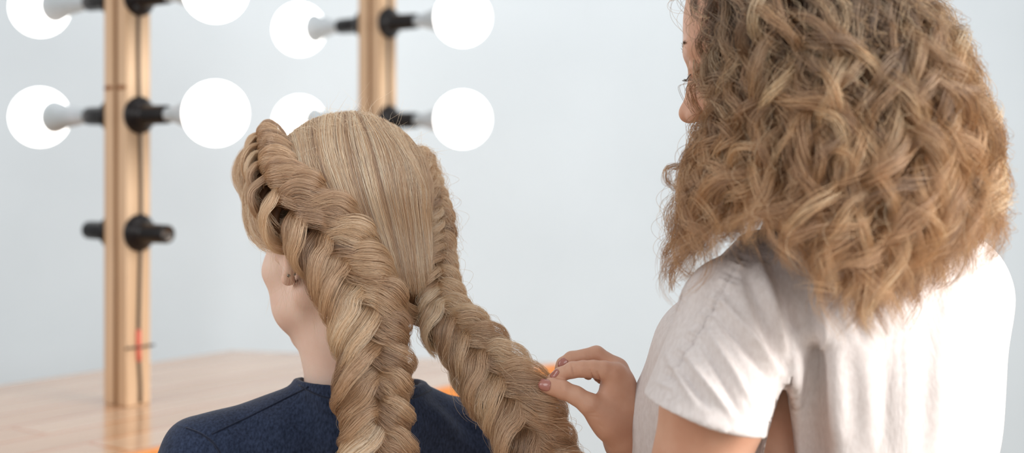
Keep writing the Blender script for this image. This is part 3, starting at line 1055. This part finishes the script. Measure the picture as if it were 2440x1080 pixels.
spR = [(985, 360, 1.535), (1008, 425, 1.528), (1022, 500, 1.515), (1028, 575, 1.498), (1030, 650, 1.474), (1052, 740, 1.450), (1112, 815, 1.432), (1162, 885, 1.420), (1212, 965, 1.410), (1256, 1040, 1.408), (1310, 1130, 1.41), (1350, 1210, 1.42)]
nR = [(.7, -.7, .3), (.7, -.7, .2), (.6, -.8, .1), (.5, -.85, .1), (.3, -.95, .1), (.1, -1, .1), (0, -1, .15), (0, -1, .15), (0, -1, .1), (0, -1, .1), (0, -1, .1), (0, -1, 0)]
braid('braid', 'slimmer fishtail braid drawn out to the side by the hand', spR, [12, 18, 24, 30, 36, 44, 52, 58, 62, 62, 54, 34], [13, 22, 29, 32, 34, 38, 48, 62, 68, 60, 50, 34], 25, .015, .6, fuzz=1.7, nrm=nR, extra=held)

# =================================================================== STANDING WOMAN (STYLIST)
RB = frame(math.radians(62), math.radians(14))
YB = 1.33
nose_off = RB @ np.array([0, .119, -.036])
noseP = P(1620, 277, YB + nose_off[1])
OB = noseP - nose_off
stand = empty('person', (float(P(2020, 900, 1.32)[0]), 1.33, 0), 'standing person with long curly light brown hair and white blouse, pinching a strand of braid', 'person')
sc = Sculpt((0.0, 1.08, .80), (.50, 1.66, 1.60), .0023)
LB = head(sc, OB, RB)
nk = P(1960, 660, 1.33)
bl, brr = P(1775, 765, 1.26), P(2245, 720, 1.38)
sc.chain([LB(0, -.03, -.05), nk], [.052, .055], .02)
for sh in (bl, brr):
    sc.cone(nk, .05, sh, .04, .03)
th = frame(math.radians(25), 0)
sc.ell(P(1990, 900, 1.345), (.110, .062, .16), th, .03)
sc.ell(P(1990, 1300, 1.345), (.10, .065, .16), th, .04)
# left upper arm hanging, forearm below the frame
elb = P(1610, 1310, 1.26); wrl = P(1420, 1500, 1.42)
sc.chain([bl, P(1705, 960, 1.245), elb, wrl], [.048, .0455, .038, .024], .012)
simple_hand(sc, wrl, np.array([-.6, .5, .35]), np.array([-.2, -.3, 1.]), mirror=-1)
# right arm crossing in front of her to the braid
elr, wr = P(1700, 1225, 1.48), P(1497, 1052, 1.413)
sc.chain([brr, elr, P(1585, 1135, 1.438)], [.044, .040, .030], .012)
V0, F0 = sc.surface()
# right hand, sculpted finer: the thumb and index side faces us
hg = dict(lo=(.010, 1.345, 1.035), hi=(.185, 1.485, 1.222), h=.00115)
sc = Sculpt(**hg)
MC = dict(i=P(1464, 894, 1.394), m=P(1468, 880, 1.413), r=P(1474, 892, 1.431), p=P(1478, 908, 1.446))
cmc = P(1454, 1008, 1.392)
sc.chain([elr, P(1560, 1118, 1.432), wr], [.040, .031, .0245], .012)
for q, r0 in (('i', .0108), ('m', .0108), ('r', .0108), ('p', .0105)):
    sc.cone(P(1496, 1032, 1.41 + dict(i=-.008, m=.0, r=.008, p=.014)[q]), .0160, MC[q], r0, .014)
sc.cone(P(1490, 975, 1.402), .019, P(1477, 922, 1.404), .0135, .016)
sc.chain([P(1482, 1030, 1.40), cmc, P(1404, 964, 1.384)], [.0185, .0160, .0108], .010)
sc.cone(P(1432, 982, 1.392), .0105, P(1463, 930, 1.398), .0095, .012)       # web between thumb and index


def digit(pts, rad, k=.003, join=.005):
    d = Sculpt(**hg)
    d.chain(pts, rad, k)
    m = np.maximum(join - np.abs(sc.d - d.d), 0) / join
    sc.d = np.minimum(sc.d, d.d) - m * m * join * .25


digit([MC['m'], P(1421, 845, 1.415), P(1362, 856, 1.414), P(1342, 868, 1.412), P(1334, 879, 1.411)], [.0108, .0083, .0074, .0066, .0052])
digit([MC['r'], P(1436, 856, 1.436), P(1402, 868, 1.440), P(1396, 884, 1.440), P(1402, 894, 1.436)], [.0108, .0082, .0072, .0064, .0052])
digit([MC['p'], P(1456, 880, 1.454), P(1432, 884, 1.456), P(1426, 896, 1.454), P(1432, 905, 1.450)], [.0100, .0072, .0062, .0056, .0048])
digit([MC['i'], P(1440, 884, 1.392), P(1414, 880, 1.392), P(1390, 879.5, 1.3925), P(1364, 882, 1.394), P(1336, 893, 1.397), P(1315, 904, 1.399)], [.0109, .0094, .0085, .0079, .0078, .0069, .0054], .003, .004)
digit([P(1404, 964, 1.384), P(1372, 943, 1.385), P(1339, 928.5, 1.386), P(1316, 922, 1.388), P(1297, 919.5, 1.390)], [.0108, .0090, .0089, .0082, .0066], .003, .0025)
V, Fc = sc.surface()
Nh = vnormals(V, Fc)
V = V + Nh * folds(V, Nh, [
    *[(a_, b_, c_, d_, w_, am * 1.1) for a_, b_, c_, d_, w_, am in [(1362, 868, 1367, 898, 2.2, -.9), (1407, 884, 1416, 916, 2.6, -1.0), (1424, 888, 1433, 922, 2.6, -.8), (1337, 914, 1339, 944, 2.0, -.55), (1400, 905, 1440, 945, 4, -.5)]],
    (1350, 868, 1352, 896, 5, .5), (1384, 866, 1386, 896, 7, .5), (1339, 905, 1340, 950, 11, .5), (1368, 925, 1372, 960, 9, -.5),
    (1362, 868, 1367, 898, 2.2, -.9), (1370, 872, 1373, 898, 2, -.4), (1407, 884, 1416, 916, 2.6, -1.0), (1414, 884, 1424, 920, 2.4, -.7), (1424, 888, 1433, 922, 2.6, -.8), (1400, 882, 1406, 902, 2, -.5),
    (1337, 914, 1339, 944, 2.0, -.55), (1342, 914, 1344, 944, 1.8, -.45), (1332, 914, 1333, 942, 1.6, -.35),
    (1396, 948, 1410, 958, 3, -.6), (1394, 956, 1412, 966, 2.6, -.6), (1404, 992, 1432, 996, 2.6, -.5), (1400, 986, 1424, 984, 2.4, -.5), (1425, 1010, 1440, 1022, 3, -.4),
    (1396, 838, 1402, 856, 2.4, -.8), (1404, 836, 1411, 852, 2.2, -.6), (1362, 842, 1367, 862, 2.2, -.7), (1462, 880, 1470, 888, 8, .5)])[:, None]
hand_tree = BVHTree.FromPolygons(V.tolist(), Fc.tolist())
bodyB = mesh_obj('body', np.concatenate([V0, V]), np.concatenate([F0, Fc + len(V0)]), SKIN_B, stand)


def nail(px, py, ax, ay, view, L, W):
    """a nail hugging the fingertip: centre pixel, pixel direction of the tip, viewing direction, half length and width"""
    c = P(px, py, 1.40)
    along = P(px + ax, py + ay, 1.40) - c
    view = np.array(view, float); view /= np.linalg.norm(view)
    along -= (along @ view) * view; along /= np.linalg.norm(along)
    a = np.cross(along, view)
    V, Fq, n_ = [], [], 11
    hit = hand_tree.ray_cast(Vector((0, 0, CZ)), Vector((c - np.array([0, 0, CZ])).tolist()).normalized()) if abs(view[1]) > .6 else None
    c0 = np.array(hit[0]) if hit and hit[0] is not None else np.array(hand_tree.find_nearest(Vector(P(px, py, 1.398).tolist()))[0])
    for i in range(n_):
        for j in range(n_):
            u_, v_ = i / (n_ - 1) * 2 - 1, j / (n_ - 1) * 2 - 1
            ww = W * math.sqrt(max(0, 1 - .62 * abs(u_) ** 3.2))
            q = c0 + along * L * u_ + a * ww * v_
            h = hand_tree.ray_cast(Vector((q - view * .012).tolist()), Vector(view.tolist()), .03)
            p = np.array(h[0]) if h[0] is not None else q + view * (.004 * v_ * v_)
            V.append(p - view * (.0007 - .0004 * v_ * v_) + (along * .0012 * (1 - v_ * v_) if i == n_ - 1 else 0))
    for i in range(n_ - 1):
        for j in range(n_ - 1):
            Fq.append((i * n_ + j, (i + 1) * n_ + j, (i + 1) * n_ + j + 1, i * n_ + j + 1))
    o = mesh_obj('fingernail', V, Fq, NAIL, stand)
    md = o.modifiers.new('thick', 'SOLIDIFY'); md.thickness = .0005; md.offset = 0
    return o


nail(1298, 918, -20, -3, (.12, 1, -.10), .0056, .0056).update_tag()
nail(1322, 890, -20, 14, (.3, .75, -.6), .0044, .0036)
nail(1340, 864, -10, 14, (.6, .75, -.35), .0044, .0036)

# --- blouse
sc = Sculpt((.05, 1.08, .86), (.53, 1.58, 1.36), .0023)
shl, shr = P(1757, 748, 1.262), P(2262, 698, 1.37)
sc.cone(P(1900, 690, 1.31), .066, shl, .050, .03)
sc.cone(P(2010, 680, 1.33), .066, shr, .050, .03)
sc.ell(P(2045, 900, 1.325), (.150, .094, .19), th, .03)
sc.cone(shr, .051, P(2235, 1180, 1.38), .046, .03)
sc.cone(P(2020, 900, 1.315), .105, P(2040, 1400, 1.33), .115, .05)
sc.cone(P(1905, 800, 1.29), .060, P(1955, 1350, 1.29), .064, .03)
sc.cone(P(1690, 840, 1.375), .055, P(1626, 1000, 1.405), .050, .03)
sc.cone(P(1626, 1000, 1.405), .0475, P(1622, 1350, 1.405), .050, .03)
sc.cone(P(1800, 900, 1.37), .09, P(1800, 1400, 1.37), .09, .03)
sc.cone(nk + np.array([0, 0, -.01]), .068, nk + np.array([0, 0, .15]), .10, .008, 'cut')
# left cap sleeve: a hollow cone open at the hem, kept apart from the body below the armpit
sl = Sculpt(sc.lo, sc.lo + sc.h * (sc.n - 1.5), sc.h)
a0, a1 = P(1757, 748, 1.258), P(1676, 1080, 1.230)
sl.cone(a0, .0505, a1, .0690, 0)
hem_n = np.array([-.27, .05, -1.0])
hem_p = P(1700, 985, 1.24)
sl.cone(hem_p + np.array([-.0555, -.004, .018]), .0042, hem_p + np.array([-.0555, -.004, .018]), .0042, .004) if 0 else None
sl.cone(a0 + (a1 - a0) * .12, .043, a1 + (a1 - a0) * .2, .0680, 0, 'cut')
sl.plane(hem_p, hem_n, sl.lo, sl.lo + sl.h * sl.n, .003)
arm = Sculpt(sc.lo, sc.lo + sc.h * (sc.n - 1.5), sc.h)
arm.cone(a0 + (a1 - a0) * .14, .043, a1 + (a1 - a0) * .3, .070, 0)
low = (a0 + (a1 - a0) * .25)
sc.d = np.maximum(sc.d, -(arm.d))                        # room for the arm
hh2 = np.maximum(.010 - np.abs(sc.d - sl.d), 0) / .010
sc.d = np.minimum(sc.d, sl.d) - hh2 * hh2 * .010 * .25
for yy in np.arange(1.15, 1.30, .014):                      # deep open gap between sleeve and body, and the deep back fold
    sc.cone(P(1873, 893, yy), .0045, P(1855, 1130, yy), .0165, .003, 'cut')
for yy in np.arange(1.15, 1.234, .012):
    sc.cone(P(1950, 840, yy), .003, P(1925, 1130, yy), .0125, .020, 'cut')
for yy in np.arange(1.20, 1.30, .014):
    sc.cone(P(1642, 690, yy), .0012, P(1612, 742, yy), .0036, .002, 'cut')
V, Fc = sc.surface()
N = vnormals(V, Fc)
x, y = topx(V)
FOLDS = [
    (1975, 760, 2000, 1100, 26, 5), (1895, 800, 1898, 1100, 14, 4),
    (1812, 640, 1872, 850, 15, 6), (1846, 640, 1920, 860, 13, -5), (1941, 690, 1976, 850, 15, 6), (1780, 660, 1850, 860, 13, -4),
    (1724, 720, 1862, 893, 10, 4.5), (1700, 745, 1835, 905, 10, -4), (1690, 790, 1790, 960, 9, 3.5), (1664, 800, 1760, 985, 9, -3), (1636, 850, 1745, 995, 9, 3.5), (1612, 870, 1690, 975, 8, -2.5),
    (1590, 850, 1655, 960, 8, 2.5), (1770, 610, 1584, 914, 3.5, -2.2),
    (1630, 700, 1560, 880, 14, 2.5), (1700, 660, 1640, 760, 10, -2),
    (2060, 780, 2075, 1100, 24, 3), (2120, 800, 2110, 1100, 20, -2.2), (2215, 740, 2195, 1100, 22, -3.5), (2250, 720, 2235, 1080, 18, 3), (2310, 690, 2290, 1050, 16, -3), (2345, 700, 2325, 1000, 14, 2),
    (2150, 770, 2150, 1010, 3, -.9), (2020, 700, 2060, 820, 14, -3), (2300, 620, 2250, 760, 16, 2.5),
]
for q in range(16):                                     # puckers along the sleeve seam
    t_ = q / 15
    sx, sy = 1770 + (1584 - 1770) * t_, 608 + (914 - 608) * t_
    FOLDS.append((sx - 20, sy - 4, sx + 18, sy + 12, 4.5, 1.6 * (1 if q % 2 else -1)))
dsp = folds(V, N, [(a_, b_, c_, d_, w_, am * (1.5 if c_ < 1880 and w_ < 16 else 1)) for a_, b_, c_, d_, w_, am in FOLDS])
hd = np.abs((V - hem_p) @ (hem_n / np.linalg.norm(hem_n)))
dsp *= np.clip(hd / .02, 0.15, 1)
dsp += .0012 * np.sin(V[:, 0] * 70 + 2.2 * np.sin(V[:, 2] * 23)) * np.clip((y - 640) / 80, 0, 1)
V = V + N * dsp[:, None]
blouse = mesh_obj('blouse', V, Fc, LINEN, stand)

# --- trousers
sc = Sculpt((.05, 1.1, 0), (.50, 1.6, .95), .008)
sc.ell((float(P(2000, 0, 1.34)[0]), 1.34, .88), (.15, .11, .14), th, .03)
for s in (-1, 1):
    hip = np.array([float(P(2000, 0, 1.34)[0]), 1.34, .84]) + th[:, 0] * s * .085
    an = hip.copy(); an[2] = .1
    sc.chain([hip, (hip + an) / 2, an], [.088, .062, .045], .03)
    sc.cone(an + [0, 0, -.055], .045, an + [0, 0, -.06] + th[:, 1] * .14, .04, .03)
V, Fc = sc.surface()
mesh_obj('trousers', V, Fc, DENIM, stand)

# --- brow and lashes
st = Strands()
for s in (-1, 1):
    n = 120
    t = rng.uniform(0, 1, n)
    c = np.stack([s * (.014 + .034 * t), s * s * (.0948 - .0165 * t), .018 + .005 * np.sin(t * 2.4)], -1)
    d = np.stack([np.full(n, s * .006), np.full(n, -.001), np.full(n, .002)], -1)
    pts = c[:, None] + d[:, None] * np.linspace(0, 1, 5)[None, :, None] + rng.normal(0, .0009, (n, 1, 3))
    st.add(OB + pts @ RB.T, np.full(n, .0), .00016)
    n = 40
    t = rng.uniform(0, 1, n)
    c = np.stack([s * (.021 + .021 * t), .0885 - .006 * (2 * t - 1) ** 2, np.full(n, -.005)], -1)
    cur = np.stack([np.zeros(5), np.linspace(0, .008, 5), -.004 * np.sin(np.linspace(0, 2.2, 5))], -1)
    st.add(OB + (c[:, None] + cur[None]) @ RB.T, np.full(n, .0), .00014)
st.build('brow_and_lashes', hair_mat('hair_dark_brown', [(0, lin(60, 40, 28)), (1, lin(80, 54, 38))]), bodyB)

# --- curly hair
ENV = np.array([  # row, left edge, right edge, centre depth, half depth
    (-130, 1840, 2000, 1.34, .02), (-100, 1740, 2080, 1.34, .07), (-50, 1650, 2160, 1.335, .115), (0, 1618, 2205, 1.33, .14), (60, 1650, 2235, 1.325, .155), (150, 1678, 2268, 1.32, .165),
    (250, 1690, 2300, 1.315, .17), (330, 1676, 2325, 1.31, .17), (430, 1640, 2345, 1.30, .165), (520, 1615, 2345, 1.29, .16), (600, 1600, 2325, 1.285, .15), (690, 1600, 2290, 1.28, .15), (780, 1640, 2260, 1.28, .15)], float)


def env(py, a, q):
    l = np.interp(py, ENV[:, 0], ENV[:, 1]); r = np.interp(py, ENV[:, 0], ENV[:, 2])
    yc = np.interp(py, ENV[:, 0], ENV[:, 3]); hy = np.interp(py, ENV[:, 0], ENV[:, 4])
    cx, hx = (l + r) / 2, (r - l) / 2
    Y = yc + q * hy * np.sin(a)
    px = cx + q * hx * np.cos(a)
    X = (px - HX) / F * yc                     # widths taken at the centre depth
    Z = CZ - (py - HY) / F * yc
    return np.stack([X, Y, Z], -1)


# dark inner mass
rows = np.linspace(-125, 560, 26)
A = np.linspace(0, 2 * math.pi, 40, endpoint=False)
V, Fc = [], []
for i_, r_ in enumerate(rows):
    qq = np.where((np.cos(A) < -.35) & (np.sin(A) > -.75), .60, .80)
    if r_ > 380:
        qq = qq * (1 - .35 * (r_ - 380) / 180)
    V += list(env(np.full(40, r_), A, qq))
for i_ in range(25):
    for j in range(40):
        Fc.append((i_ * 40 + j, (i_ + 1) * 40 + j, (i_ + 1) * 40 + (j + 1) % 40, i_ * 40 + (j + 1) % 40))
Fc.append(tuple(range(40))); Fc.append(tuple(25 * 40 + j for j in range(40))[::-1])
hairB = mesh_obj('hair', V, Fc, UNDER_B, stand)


def endrow(px):
    return np.interp(px, [1590, 1650, 1700, 1760, 1900, 1980, 2050, 2150, 2220, 2270, 2340], [690, 670, 590, 560, 565, 625, 735, 750, 720, 640, 565])


st = Strands()
K = 44
NL = 620
for li in range(NL):
    a = rng.uniform(math.radians(-186), math.radians(60))
    q = 1 - .42 * rng.uniform() ** 1.6
    r0 = rng.uniform(-115, 60) if rng.uniform() < .75 else rng.uniform(60, 260)
    # landing column decides the length
    e = env(np.array([500.]), np.array([a]), np.array([q]))[0]
    ex = HX + F * e[0] / e[1]
    front = math.sin(a) < 0.1
    re = endrow(ex) * (1 if front else .93) + rng.normal(0, 26)
    if rng.uniform() < .45:
        re -= rng.uniform(40, 260)
    re = max(re, r0 + 160)
    rows_ = r0 + (re - r0) * np.linspace(0, 1, K) ** .95
    aa = a + .10 * smooth_noise(1, K, 1, 5)[0, :, 0]
    q0 = .72
    qs = q0 + (q - q0) * np.clip(np.linspace(0, 1, K) * 3, 0, 1)
    G = env(rows_, aa, qs)
    T = np.gradient(G, axis=0); ds = np.linalg.norm(T, axis=1); T /= ds[:, None]
    cumL = np.r_[0, np.cumsum(ds[1:])]
    radial = G - env(rows_, aa, qs * .5); radial -= (radial * T).sum(1)[:, None] * T; radial /= np.linalg.norm(radial, axis=1)[:, None] + 1e-9
    B = np.cross(T, radial)
    R_ = rng.uniform(.006, .016)
    pitch = rng.uniform(.055, .12)
    hand = rng.choice([-1, 1])
    ph = rng.uniform(0, 6.28)
    n = int(rng.integers(26, 52))
    grow = np.clip(cumL / .10, .12, 1)
    phs = ph + rng.normal(0, .22, n)
    ang = hand * 2 * math.pi * cumL / pitch
    ang = ang[None] * (1 + rng.normal(0, .015, n))[:, None] + phs[:, None]
    Rr = R_ * (1 + rng.normal(0, .18, n))
    off = (np.cos(ang)[..., None] * radial[None] + np.sin(ang)[..., None] * B[None]) * (Rr[:, None] * grow[None])[..., None]
    ax_off = rng.normal(0, .0014, (n, 1, 3)) + smooth_noise(n, K, 3, 5) * .0014
    arr = G[None] + off + ax_off
    cut = rng.uniform(.86, 1, n)
    uu = cut[:, None] * np.linspace(0, 1, K)[None] * (K - 1)
    ii = np.clip(uu.astype(int), 0, K - 2); ff = (uu - ii)[..., None]
    arr = arr[np.arange(n)[:, None], ii] * (1 - ff) + arr[np.arange(n)[:, None], ii + 1] * ff
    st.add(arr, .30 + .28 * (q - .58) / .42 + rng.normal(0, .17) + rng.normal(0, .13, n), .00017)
# loose frizz standing off the outline
n = 950
a = np.where(rng.uniform(size=n) < .62, rng.uniform(math.radians(-60), math.radians(30), n), rng.uniform(math.radians(-190), math.radians(-60), n))
r0 = rng.uniform(-60, 480, n)
rr = r0[:, None] + rng.uniform(60, 200, n)[:, None] * np.linspace(0, 1, 20)[None]
qq = 1.0 + rng.uniform(.0, .13, n)[:, None] * np.sin(np.linspace(0, 2.6, 20))[None]
arr = env(rr, a[:, None] + np.zeros((1, 20)), qq)
wv = rng.uniform(.002, .006, n)[:, None]
t_ = np.linspace(0, 1, 20)[None] * rng.uniform(8, 20, n)[:, None] + rng.uniform(0, 6, n)[:, None]
arr = arr + np.stack([np.cos(t_) * wv, np.sin(t_ * .9) * wv, np.sin(t_) * wv * .6], -1)
st.add(arr, rng.normal(.7, .2, n), .00011)
# loose curl in front of the cheek
for gd in ([(1672, 300), (1655, 360), (1640, 395), (1595, 402), (1590, 430), (1612, 452)], [(1668, 330), (1650, 420), (1625, 480), (1612, 540), (1600, 590), (1580, 610)], [(1690, 460), (1660, 520), (1640, 590), (1606, 640), (1600, 690)]):
    g3 = [P(px, py, 1.30) for px, py in gd]
    lock(st, None, g3, [(0, -1, 0)] * len(g3), .003, .003, 34, K=24, tint=.5, fuzz=2, r=.00015)
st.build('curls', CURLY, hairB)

# =================================================================== LIGHT, WORLD, CAMERA
w = bpy.data.worlds.new('room_light')
scn.world = w
w.use_nodes = True
bg = w.node_tree.nodes['Background']
bg.inputs[0].default_value = (.93, .97, 1, 1)
bg.inputs[1].default_value = .47


def area(name, loc, target, sx, sy, power, col):
    l = bpy.data.lights.new(name, 'AREA')
    l.shape, l.size, l.size_y, l.energy, l.color = 'RECTANGLE', sx, sy, power, col
    o = bpy.data.objects.new(name, l)
    o.location = loc
    o.rotation_euler = (Vector(target) - Vector(loc)).to_track_quat('-Z', 'Y').to_euler()
    COL.objects.link(o)
    return o


wl_ = area('unseen_light', (2.8, .35, 2.2), (.2, 1.45, 1.2), 1.9, 1.9, 62, (1, .98, .95))  # soft light from an unseen window on the right
wl_.data.spread = math.radians(110)
area('unseen_light', (1.5, -1.8, 2.5), (.0, 1.5, 1.25), 2.4, 1.9, 40, (1, .985, .96))  # soft light from behind the camera, gives the hair its sheen
area('unseen_light', (-2.3, .9, 2.2), (-.2, 1.5, 1.25), 1.4, 1.4, 22, (1, .98, .96))  # unseen fill light, added to brighten the left sides and cheek
area('wall_fill', (.2, 2.46, 3.3), (.2, 3.76, 1.2), 4.0, .4, 13, (.97, .98, 1))  # unseen lamp added to brighten the back wall

cd = bpy.data.cameras.new('camera')
cam = bpy.data.objects.new('camera', cd)
COL.objects.link(cam)
cam.location = (0, 0, CZ)
cam.rotation_euler = (math.radians(90), 0, 0)
cd.lens, cd.sensor_width, cd.sensor_fit = 50, 36, 'HORIZONTAL'
cd.shift_y = -(540 - HY) / 2440
cd.clip_start = .05
cd.dof.use_dof = True
cd.dof.focus_distance = 1.405
cd.dof.aperture_fstop = 3.2
scn.camera = cam
scn.view_settings.view_transform = 'Standard'
scn.view_settings.look = 'None'
scn.view_settings.exposure = 0.08
cy = scn.cycles
cy.max_bounces, cy.diffuse_bounces, cy.glossy_bounces, cy.transmission_bounces = 7, 3, 3, 5
cy.adaptive_threshold = .02
cy.caustics_reflective = cy.caustics_refractive = False
